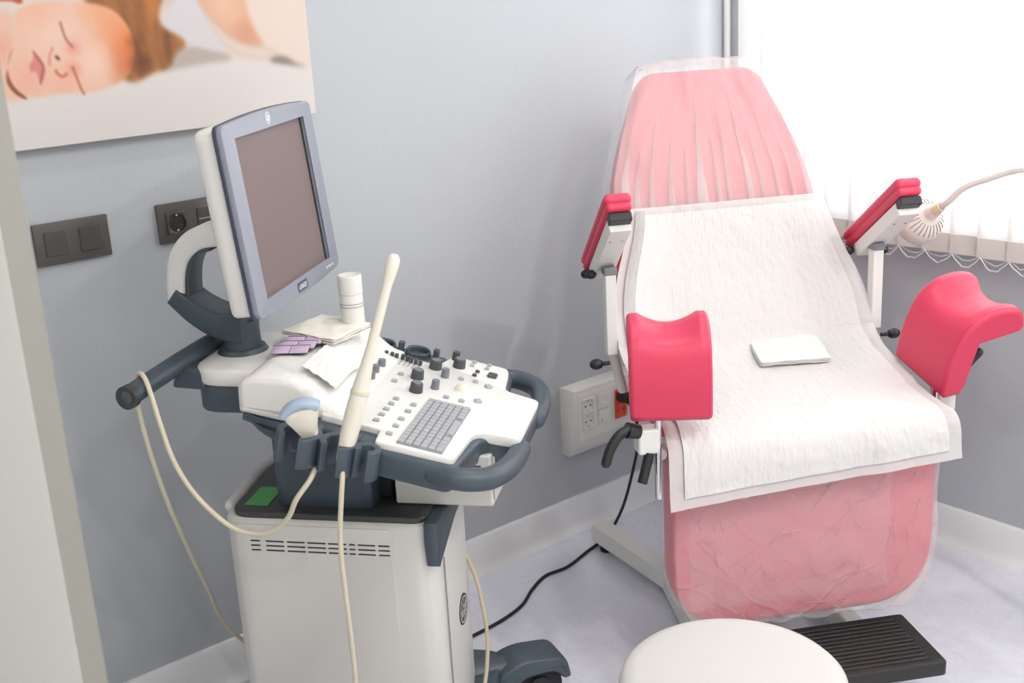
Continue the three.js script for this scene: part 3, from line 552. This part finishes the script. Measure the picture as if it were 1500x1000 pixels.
function clothPad(cx, cy, cz, w, d, layers, th, turn, tiltZ) {
  const gs = [];
  for (let i = 0; i < layers; i++) {
    const f = (u, v) => { const n = noise3(u * 3 + i * 5, v * 3, i) * 0.0016, e = Math.min(u, 1 - u, v, 1 - v); return [(u - 0.5) * w * (1 - i * 0.012), i * th + n + 0.5 * th * smooth(0, 0.05, e), (v - 0.5) * d * (1 - i * 0.015)]; };
    gs.push(grid(24, 24, f), grid(24, 24, (u, v) => { const p = f(u, v); return [p[0], i * th + noise3(u * 3 + i * 5, v * 3, i) * 0.0016 - 0.3 * th * smooth(0, 0.05, Math.min(u, 1 - u, v, 1 - v)), p[2]]; }));
  }
  return merge(gs).rotateZ(tiltZ).rotateY(turn).translate(cx, cy, cz);
}
inMachine(single('folded_cloth', clothPad(-0.043, 0.9245, -0.06, 0.135, 0.125, 3, 0.0042, -0.35, -0.05), M.cloth, 'off white folded cloth lying above the purple sachets', 'cloth'));
{
  const g = grid(8, 8, (u, v) => { const e = Math.min(u, 1 - u, v, 1 - v); return [(u - 0.5) * 0.03, 0.0018 * smooth(0, 0.25, e) + 0.0006, (v - 0.5) * 0.036]; });
  const gg = merge(g, g.clone().scale(1, -1, 1)), seam = merge(plain(-0.016, -0.0138, -0.0008, 0.0014, -0.018, 0.018));
  for (let i = 0; i < 6; i++) {
    const col = i % 2, row = i / 2 | 0;
    const s = inMachine(thing('sachet', `pale purple foil sachet, ${['lowest', 'middle', 'upper'][row]} of its column ${col ? 'next to the folded cloth' : 'nearest the monitor post'}`, 'sachet', [0, 0, 0], 0, 'purple sachets on the machine'));
    const h = new THREE.Group(); h.name = 'pouch'; s.add(h); h.position.set(-0.096 + col * 0.037 + row * 0.006, 0.921 + row * 0.0022, 0.058 - row * 0.0235 - col * 0.004); h.rotation.order = 'YXZ'; h.rotation.set(0, -Math.PI / 2 + 0.12 - 0.04 * row, -0.22);
    part('foil', gg, M.sachet, h); part('sealed_edge', seam, M.sachet_seam, h);
  }
}
{
  // added thin sheet standing in for the sloped white panel behind the keys
  const c = new THREE.CatmullRomCurve3([V(-0.018, 0.918, 0), V(0.0, 0.908, 0), V(0.015, 0.8965, 0), V(0.028, 0.884, 0), V(0.04, 0.8735, 0)]);
  const g = grid(60, 60, (u, v) => { const p = c.getPoint(u), n = noise3(u * 6, v * 9, 3) * 0.0011 + noise3(u * 16, v * 24, 8) * 0.0006; return [p.x + 0.008 * noise3(v * 2, u, 20) * u, p.y + 0.003 + n, 0.045 + (v - 0.5) * 0.22 * (1 - 0.06 * u) + 0.004 * noise3(u * 4, v, 31)]; });
  inMachine(single('added_sheet', g, M.napkin, 'added crinkled white sheet standing in for the sloped panel behind the keys', 'added sheet'));
}

// ---------------------------------------------------------------- examination chair: +z is its front, +x towards the window
const KT = -30 * D2R, KO = [-0.684, 0, 0.644];
const inChair = (o) => { o.position.set(...KO); o.rotation.y = KT; return o; };
const backTilt = 23 * D2R, backAt = V(0, 0.66, -0.055);           // foot of the backrest, front face
const PW = 0.303;
{
  const K = thing('examination_chair', 'pink padded gynaecological examination chair with armrests and leg rests', 'chair', KO, KT);
  part('leg_pad', extrude(poly([[-PW, 0.18, 0.16], [PW, 0.18, 0.16], [PW, 0.635, 0.03], [-PW, 0.635, 0.03]], 0.02), 0.085, 0.022, 16).translate(0, 0, 0.29), M.pink, K);
  part('seat_pad', span(-0.265, 0.265, 0.55, 0.638, -0.12, 0.33, 0.028), M.pink, K);
  const bp = part('backrest_pad', extrude(poly([[-0.275, 0, 0.03], [0.275, 0, 0.03], [0.262, 0.46, 0.12], [0.152, 0.735, 0.045], [-0.152, 0.735, 0.045], [-0.262, 0.46, 0.12]], 0.03), 0.085, 0.024, 14).translate(0, 0, -0.085), M.pink, K);
  bp.position.copy(backAt); bp.rotation.x = -backTilt;
  part('backrest_plate', span(-0.17, 0.17, 0.02, 0.6, -0.105, -0.087, 0.006), M.frame_white, bp);
  // base
  part('column', [span(-0.11, 0.11, 0.05, 0.5, -0.16, 0.1, 0.01), span(-0.2, 0.2, 0.49, 0.55, -0.2, 0.3, 0.008)], M.frame_white, K);
  const barTo = (a, b, w, h) => { const d = b.clone().sub(a), g = box(d.length(), h, w, 0, 0, 0, 0.005); return g.rotateY(-Math.atan2(d.z, d.x)).translate((a.x + b.x) / 2, (a.y + b.y) / 2, (a.z + b.z) / 2); };
  for (const s of [-1, 1]) {
    part('base_bar', [barTo(V(s * 0.278, 0.052, -0.43), V(s * 0.14, 0.052, -0.04), 0.055, 0.052)], M.frame_white, K);
    part('base_bar', [barTo(V(s * 0.165, 0.045, -0.1), V(s * 0.19, 0.045, 0.34), 0.045, 0.05)], M.frame_white, K);
    part('rubber_foot', cyl(0.017, 0.019, 0.026, s * 0.266, 0.013, -0.4, 20), M.rubber, K);
  }
  part('base_cross', barTo(V(-0.16, 0.05, -0.06), V(0.16, 0.05, -0.06), 0.1, 0.05), M.frame_white, K);
  // ribbed step
  const st = part('foot_step', slab([[-0.25, 0.34], [0.25, 0.34], [0.25, 0.548], [-0.25, 0.548]], 0.1, 0.134, 0.012, 0.004), M.step, K, { label: 'black ribbed foot step' });
  for (let i = 0; i < 12; i++) part('rib', box(0.44, 0.006, 0.0085, 0, 0.1345, 0.362 + i * 0.0148, 0.0028), M.step, st);
  part('step_bracket', [cyl(0.03, 0.03, 0.1, 0.14, 0.05, 0.47), cyl(0.03, 0.03, 0.1, -0.14, 0.05, 0.47), cyl(0.055, 0.05, 0.012, 0.14, 0.006, 0.47), cyl(0.055, 0.05, 0.012, -0.14, 0.006, 0.47)], M.frame_white, st);
  // armrests, swung up at the front
  for (const s of [-1, 1]) {
    const A = new THREE.Group(); A.name = 'armrest'; K.add(A); A.position.set(s * 0.335, 0.885, -0.13); A.rotation.x = (s < 0 ? -38 : -34) * D2R;   // +z runs up along the rest
    part('arm_cushion', [box(0.064, 0.026, 0.325, 0, 0.03, 0.165, 0.0125, 5), box(0.06, 0.022, 0.32, 0, 0.012, 0.164, 0.0105, 5)], M.pink, A);
    part('arm_plate', [box(0.05, 0.034, 0.25, 0.002, -0.018, 0.165, 0.003)], M.frame_white, A);
    part('arm_block', [box(0.05, 0.02, 0.03, 0.002, -0.01, 0.298, 0.002)], M.black, A);
    part('screw', [[-0.014, 0.1], [0.014, 0.1], [-0.014, 0.24], [0.014, 0.24]].map(([x, z]) => cyl(0.003, 0.003, 0.002, x, -0.036, z, 10)), M.metal, A);
    part('knob', [ball(0.011, -s * 0.0 - 0.028, -0.01, 0.02, 1.2, 1, 1), ball(0.011, -0.03 * (s < 0 ? 1 : -1), -0.036, 0.075, 1.3, 1, 1)], M.black, A);
    part('arm_post', [box(0.026, 0.21, 0.03, s * 0.33, 0.82, -0.012, 0.003), rod(V(s * 0.33, 0.735, -0.015), V(s * 0.29, 0.6, -0.07), 0.012)], M.frame_white, K);
    part('post_clamp', [box(0.03, 0.018, 0.036, s * 0.33, 0.918, -0.012, 0.003)], M.knob_grey, K);
    part('post_knob', [rod(V(s * 0.34, 0.7, 0.01), V(s * 0.362, 0.7, 0.01), 0.005), ball(0.013, s * 0.372, 0.7, 0.01, 1.3, 1, 1)], M.black, K);
  }
  // leg rests: thick saddle pads on chrome rods
  const outer = new THREE.CatmullRomCurve3([V(0, -0.105, 0), V(0.001, -0.05, 0), V(-0.004, 0.0, 0), V(-0.022, 0.055, 0), V(-0.06, 0.088, 0), V(-0.105, 0.098, 0), V(-0.15, 0.09, 0), V(-0.168, 0.07, 0)]);
  const inner = [V(-0.17, 0.048, 0), V(-0.164, 0.036, 0), V(-0.12, 0.029, 0), V(-0.062, 0.02, 0), V(-0.058, -0.03, 0), V(-0.055, -0.1, 0), V(-0.046, -0.116, 0), V(-0.012, -0.118, 0)];
  const W2 = 0.09, loops = [], NS = 34;
  for (let j = -3; j <= NS + 3; j++) {
    const jj = Math.min(NS, Math.max(0, j)), t = (jj / NS) * 2 - 1, edge = j < 0 ? -j : j > NS ? j - NS : 0, inset = [0, 0.0018, 0.005, 0.011][edge], xo = [0, 0.005, 0.0085, 0.01][edge] * Math.sign(t);
    const lp = [];
    for (let i = 0; i <= 40; i++) {
      const s = i / 40, p = outer.getPoint(s), d = outer.getTangent(s);
      const ch = 0.022 * smooth(0.34, 0.62, s) * Math.pow(Math.max(0, Math.cos(Math.min(1, Math.abs(t) / 0.82) * Math.PI / 2)), 0.9);
      const q = inset + ch; lp.push(V(t * (W2 - 0.01) + xo, p.y + d.x * q * 1.0, p.x - d.y * q));
    }
    const cx = -0.03, cy = -0.0;
    for (const p of inner) lp.push(V(t * (W2 - 0.01) + xo, p.y + (p.y < -0.09 ? inset : 0), p.x));
    loops.push(lp);
  }
  const side = (l, flip) => capOf(l, (p) => new THREE.Vector2(p.z, p.y), flip);
  const restG = toCreasedNormals(merge(loft(loops).toNonIndexed(), side(loops[0], false), side(loops.at(-1), true)), 0.7);
  const seamG = tube([...Array(14).keys()].map((i) => { const p = outer.getPoint(i / 13), d = outer.getTangent(i / 13); return V(W2 - 0.008, p.y + d.x * 0.0015, p.x - d.y * 0.0015); }), 0.0014, 50, 6);
  for (const s of [-1, 1]) {
    const G = new THREE.Group(); G.name = 'leg_rest'; K.add(G);
    const x = s * (s < 0 ? 0.335 : 0.345), z = 0.385;
    G.rotation.order = 'YXZ';
    if (s < 0) { G.position.set(-0.315, 0.808, 0.42); G.rotation.y = -13 * D2R; G.scale.setScalar(0.93); } else { G.position.set(0.322, 0.775, 0.264); G.rotation.set(0, -80 * D2R, -0.29); }
    part('rest_pad', restG, M.pink, G); part('rest_seam', seamG, M.pink_seam, G);
    part('support_rod', [rod(V(x, s < 0 ? 0.518 : 0.57, s < 0 ? z : 0.27), V(x, s < 0 ? 0.78 : 0.72, s < 0 ? z : 0.27), 0.0075)], M.chrome, K);
    const zc = s < 0 ? z : 0.27;
    part('clamp', [box(0.044, 0.055, 0.04, x - (s < 0 ? 0.022 : -0.022), s < 0 ? 0.65 : 0.62, zc - 0.008, 0.006), box(0.05, 0.03, 0.03, x - s * 0.03, 0.61, zc - 0.06, 0.004), rod(V(x - s * 0.01, 0.61, zc - 0.01), V(x - s * 0.02, 0.61, zc - 0.13), 0.012)], M.frame_white, K);
    if (s < 0) {
      part('clamp_lever', [rod(V(x - 0.04, 0.672, zc), V(x - 0.066, 0.68, zc + 0.005), 0.015, 0.017), tube([[x - 0.058, 0.684, zc + 0.005], [x - 0.085, 0.672, zc + 0.01], [x - 0.105, 0.645, zc + 0.014], [x - 0.115, 0.618, zc + 0.016]], 0.0105, 30, 12)], M.black, K);
      part('clamp_grip', [rod(V(x - 0.02, 0.625, zc + 0.006), V(x - 0.04, 0.565, zc + 0.018), 0.0105)], M.black, K);
    } else {
      part('clamp_lever', [cyl(0.016, 0.014, 0.02, x + 0.018, 0.657, zc), tube([[x + 0.018, 0.664, zc], [x + 0.042, 0.672, zc], [x + 0.085, 0.73, zc + 0.02]], 0.0105, 30, 12)], M.black, K);
      part('clamp_grip', [rod(V(x + 0.02, 0.6, zc + 0.01), V(x + 0.024, 0.548, zc + 0.03), 0.012)], M.black, K);
    }
  }
}
// plastic film over the leg section and over the backrest
{
  const rn = (x, y, f, s) => 1 - Math.abs(noise3(x * f, y * f, s));
  const half = (y) => { const r = 0.15, b = 0.166; if (y > b + r) return PW + 0.008; const t = Math.max(0, (b + r - y) / r); return PW + 0.008 - r * (1 - Math.sqrt(Math.max(0, 1 - t * t))); };
  const dirs = [...Array(18).keys()].map((i) => ({ a: rnd() * Math.PI, f: 4 + rnd() * 12, p: rnd() * 4, h: 0.3 + rnd() * 0.7, s: 40 + i * 7 }));
  const tri = (q) => Math.abs(q - Math.round(q)) * 2;
  const crumple = (x, y) => { let h = 0; for (const d of dirs) { const m = smooth(-0.1, 0.45, noise3(x * 3.5, y * 3.5, d.s)); h += m * d.h * (6 / d.f) * tri((x * Math.cos(d.a) + y * Math.sin(d.a)) * d.f + d.p + 0.12 * noise3(x * 5, y * 5, d.s + 3)); } return h; };
  const g = grid(230, 190, (u, v) => {
    const y = 0.166 + 0.434 * v, w = half(y), a = (u - 0.5) * 2, e = Math.max(0, (Math.abs(a) - 0.955) / 0.045);
    const x = a * w, crk = 0.0042 * crumple(x, y) + Math.pow(rn(x, y, 5, 1), 30) * 0.002, out = 0.3785 + crk + 0.003 * noise3(x * 6, y * 6, 9);
    return [x * (1 - 0.0) + 0.003 * noise3(y * 14, a, 2) * e, y + (v < 0.12 ? 0.006 * noise3(x * 18, 1, 4) : 0), out - 0.06 * e * e * e - 0.03 * smooth(0.045, 0, v)];
  });
  const creases = [];
  for (let i = 0; i < 120; i++) {
    const cx = (rnd() - 0.5) * 0.54, cy = 0.2 + rnd() * 0.42, an = rnd() * Math.PI, ln = 0.02 + rnd() * rnd() * 0.11, bend = (rnd() - 0.5) * 0.5, wd = 0.0007 + rnd() * 0.0012;
    const q = (t) => { const a2 = an + bend * t; return [cx + Math.cos(a2) * ln * (t - 0.5) + 0.0025 * noise3(t * 5, i, 1), cy + Math.sin(a2) * ln * (t - 0.5) + 0.0025 * noise3(t * 5, i, 7)]; };
    if (Math.abs(cx) > half(Math.max(0.18, cy - 0.05)) - 0.05 || q(0)[1] < 0.19 || q(1)[1] < 0.19) continue;
    creases.push(grid(2, 10, (u, v) => { const [x, y] = q(v), w2 = wd * Math.sin(Math.PI * Math.min(0.98, Math.max(0.04, v))), o3 = (u - 0.5) * 2 * w2; return [x - Math.sin(an) * o3, y + Math.cos(an) * o3, 0.3796 + 0.0042 * crumple(x, y) + Math.pow(rn(x, y, 5, 1), 30) * 0.002 + 0.003 * noise3(x * 6, y * 6, 9) + 0.0006 + (u === 0.5 ? 0.0009 : 0)]; }));
  }
  g.attributes.uv.array.forEach((q, i, A) => { A[i] = q * (i % 2 ? 0.9 : 1.1); });
  const o = inChair(thing('plastic_cover', 'crinkled clear plastic film over the lower pink leg pad', 'plastic cover', [0, 0, 0], 0));
  part('film', g, M.film, o);
  part('crease', creases, M.film_fold, o);
  // film gathered under the lower edge, and a doubled flap on the window side
  part('gathered_hem', grid(90, 8, (u, v) => { const a = (u - 0.5) * 2, x = a * 0.2, n = 0.007 * noise3(x * 26, v * 2, 3); return [x, 0.182 - 0.022 * v + 0.004 * noise3(x * 15, v, 7) + 0.006 * a * a, 0.352 + n - 0.03 * v]; }), M.film_fold, o);
  part('film_flap', grid(20, 60, (u, v) => { const y = 0.24 + 0.385 * v, x = -0.27 + 0.455 * u; return [x + 0.004 * noise3(y * 8, 2, 2) * u, y, 0.386 + 0.004 * noise3(x * 12, y * 10, 6)]; }), M.film_thin, o);

  const b = inChair(thing('plastic_cover', 'pleated clear plastic film hanging over the upper pink backrest', 'plastic cover', [0, 0, 0], 0));
  const F = new THREE.Group(); F.name = 'draped_film'; b.add(F); F.position.copy(backAt); F.rotation.x = -backTilt;
  const bw = (y) => { const k = [[0, 0.29], [0.36, 0.285], [0.46, 0.272], [0.56, 0.24], [0.66, 0.203], [0.745, 0.172], [0.8, 0.15]]; for (let i = 0; i + 1 < k.length; i++) if (y <= k[i + 1][0]) return k[i][1] + (k[i + 1][1] - k[i][1]) * (y - k[i][0]) / (k[i + 1][0] - k[i][0]); return 0.15; };
  const folds = [...Array(13).keys()].map((i) => ({ c: -0.86 + i * 0.143 + (rnd() - 0.5) * 0.06, w: 0.026 + rnd() * rnd() * 0.09, h: 0.4 + rnd() * 0.6, d: (rnd() - 0.5) * 0.16, t: 0.56 + rnd() * 0.17 }));
  const pleat = (a, y) => { let h = 0; for (const f of folds) { const q = (a - f.c - f.d * (0.7 - y)) / f.w; h += f.h * Math.exp(-q * q) * smooth(f.t, 0.1, y); } return h; };
  const surf = (a, y, lift = 0) => {
    const w = bw(y), e = Math.max(0, (Math.abs(a) - 0.94) / 0.06), over = Math.max(0, y - 0.742), ym = 0.742 + Math.min(0.025, over);
    const zz = 0.006 + 0.008 * pleat(a, y) + 0.0035 * noise3(a * 4, y * 6, 3) + lift - 0.075 * e * e - Math.max(0, over - 0.012) * 1.6;
    return [a * w + 0.004 * noise3(y * 12, a, 8) * e, y < 0.742 ? y : ym + 0.003 * noise3(a * 3, 1, 1) - 0.01 * a * a, zz];
  };
  part('film', grid(220, 110, (u, v) => surf((u - 0.5) * 2, 0.31 + v * 0.51)), M.film_back, F);
  // pleats: the film laid double
  for (const f of folds) part('pleat', grid(6, 50, (u, v) => { const y = 0.33 + v * (f.t - 0.38), a = f.c + f.d * (0.7 - y) + (u - 0.5) * f.w * (1.25 + 0.4 * noise3(y * 5, f.c, 2)) * smooth(f.t + 0.02, 0.3, y + 0.02); return surf(a, y, 0.0016); }), M.film_fold, F);
}
// absorbent sheet lying on the backrest and seat and hanging over the front
{
  const sheetCurve = new THREE.CatmullRomCurve3([V(0, 1.022, -0.184), V(0, 0.86, -0.119), V(0, 0.74, -0.066), V(0, 0.685, -0.03), V(0, 0.658, 0.04), V(0, 0.655, 0.14), V(0, 0.656, 0.28), V(0, 0.652, 0.35), V(0, 0.632, 0.396), V(0, 0.595, 0.411), V(0, 0.557, 0.415), V(0, 0.525, 0.42)], false, 'centripetal');
  const at = (u, v, lift = 0) => {
    const p = sheetCurve.getPointAt(v), d = sheetCurve.getTangentAt(v), a = (u - 0.5) * 2, w = 0.25 + 0.038 * smooth(0.02, 0.3, v) + 0.025 * smooth(0.5, 0.9, v);
    const lift2 = 0.062 * smooth(0.5, 1.0, Math.abs(a)) * Math.sin(Math.PI * Math.min(1, v / 0.72)), x = a * (w + 0.03 * Math.sin(Math.PI * Math.min(1, v / 0.8))) + 0.012 * smooth(0.2, 0.0, v), n = 0.0011 * noise3(x * 16, v * 14, 1) + 0.0007 * noise3(x * 40, v * 36, 2) + 0.004 * noise3(x * 3, v * 4, 5) + 0.003 + lift + lift2;
    const droop = Math.max(0, Math.abs(x) - 0.304), front = smooth(0.8, 0.95, v);
    return [x + Math.sign(x) * front * 0.012 * v, p.y + n * -d.z * -1 - droop * 0.7 * (1 - front) * smooth(0.4, 0.6, v) - front * 0.028 * (0.5 - u) * 1.4, p.z + n * (-d.y) * 1 - droop * 0.3 * smooth(0.3, 0.1, v) + front * (0.004 + 0.006 * noise3(x * 7, 3, 3))];
  };
  const s = inChair(thing('absorbent_sheet', 'white quilted absorbent sheet spread over the pink chair', 'sheet'));
  part('quilted_core', grid(130, 190, (u, v) => at(0.05 + u * 0.9, 0.02 + 0.955 * v, 0.0045)), M.sheet, s);
  part('plastic_border', grid(90, 150, (u, v) => at(u, v, 0)), M.sheet_hem, s);
  part('edge_fold', grid(8, 90, (u, v) => at(0.035 + u * 0.05, 0.01 + 0.46 * v, 0.0065 + 0.002 * Math.sin(u * 3.1))), M.sheet, s);
  const n = clothPad(0.105, 0.676, 0.0, 0.175, 0.13, 3, 0.0042, -0.06, 0);
  n.translate(0, -0.676, 0).rotateX(0.24).translate(0, 0.683, 0);
  inChair(single('folded_napkin', n, M.napkin, 'folded white napkin lying on the seat of the chair', 'napkin'));
}
// ---------------------------------------------------------------- stool and lamp
{
  const s = thing('round_stool', 'round white stool with a domed seat in the foreground', 'stool', [-1.527, 0, 1.313]);
  part('seat', new THREE.LatheGeometry([[0.0001, 0.42], [0.172, 0.42], [0.181, 0.428], [0.184, 0.445], [0.184, 0.468], [0.18, 0.482], [0.172, 0.49], [0.155, 0.495], [0.1, 0.498], [0.0001, 0.5]].map((p) => new THREE.Vector2(...p)), 96), mat(S(206, 204, 202), 0.5), s);
  part('gas_column', [cyl(0.025, 0.025, 0.2, 0, 0.32, 0), cyl(0.018, 0.018, 0.2, 0, 0.15, 0)], M.chrome, s);
  for (let i = 0; i < 5; i++) {
    const a = i * 2 * Math.PI / 5; part('base_arm', rod(V(0, 0.09, 0), V(0.23 * Math.cos(a), 0.065, 0.23 * Math.sin(a)), 0.018, 0.013), M.chrome, s);
    part('caster', [ball(0.026, 0.23 * Math.cos(a), 0.026, 0.23 * Math.sin(a)), rod(V(0.23 * Math.cos(a), 0.03, 0.23 * Math.sin(a)), V(0.23 * Math.cos(a), 0.07, 0.23 * Math.sin(a)), 0.006)], M.rubber, s);
  }
}
{
  const l = thing('examination_lamp', 'white gooseneck examination lamp with a slotted round head by the window', 'lamp', [-0.33, 0, 1.45]);
  const off = (x, y, z) => V(x + 0.33, y, z - 1.45);
  const hc = off(-0.243, 0.958, 0.824), nk = off(-0.272, 0.998, 0.885), ax = nk.clone().sub(hc).normalize();
  const head = new THREE.Group(); head.name = 'lamp_head'; l.add(head); head.position.copy(hc); head.quaternion.setFromUnitVectors(V(0, 1, 0), ax);
  const prof = [[0.05, -0.036], [0.054, -0.03], [0.0565, -0.012], [0.053, 0.008], [0.044, 0.023], [0.031, 0.033], [0.019, 0.039], [0.0165, 0.046], [0.0165, 0.062], [0.0135, 0.066]];
  part('shell', new THREE.LatheGeometry(prof.map((p) => new THREE.Vector2(...p)), 64), M.lamp_shell, head);
  part('lens', cyl(0.05, 0.05, 0.003, 0, -0.034, 0, 48), M.white_plastic, head);
  const sl = plain(0.024, 0.048, 0, 0.0016, -0.0008, 0.0008);
  for (let i = 0; i < 24; i++) {
    const a = i / 24 * 2 * Math.PI, pts = [[0.0275, 0.0352], [0.036, 0.0302], [0.044, 0.0235], [0.0505, 0.0138]].map(([r, y]) => V(r * Math.cos(a), y, r * Math.sin(a)));
    part('vent_slit', new THREE.TubeGeometry(new THREE.CatmullRomCurve3(pts), 6, 0.0009, 5), M.slit, head);
  }
  part('collar', new THREE.LatheGeometry([[0.0135, 0.062], [0.0145, 0.066], [0.012, 0.09], [0.0095, 0.094], [0.0085, 0.094]].map((p) => new THREE.Vector2(...p)), 32), M.lamp_collar, head);
  const st = hc.clone().addScaledVector(ax, 0.09);
  part('gooseneck', tube([st, st.clone().addScaledVector(ax, 0.03), off(-0.293, 1.058, 0.96), off(-0.293, 1.085, 1.02), off(-0.29, 1.112, 1.099), off(-0.295, 1.105, 1.22), off(-0.3, 1.04, 1.35), off(-0.327, 0.93, 1.43), off(-0.33, 0.8, 1.45)], 0.0075, 120, 14), M.lamp_shell, l);
  part('pole', cyl(0.0125, 0.0125, 0.78, 0, 0.42, 0), M.lamp_shell, l);
  part('base', new THREE.LatheGeometry([[0.0001, 0.0], [0.14, 0.0], [0.145, 0.006], [0.14, 0.02], [0.05, 0.034], [0.018, 0.045], [0.0001, 0.046]].map((p) => new THREE.Vector2(...p)), 48), M.lamp_shell, l);
}

renderer.render(scene, camera);
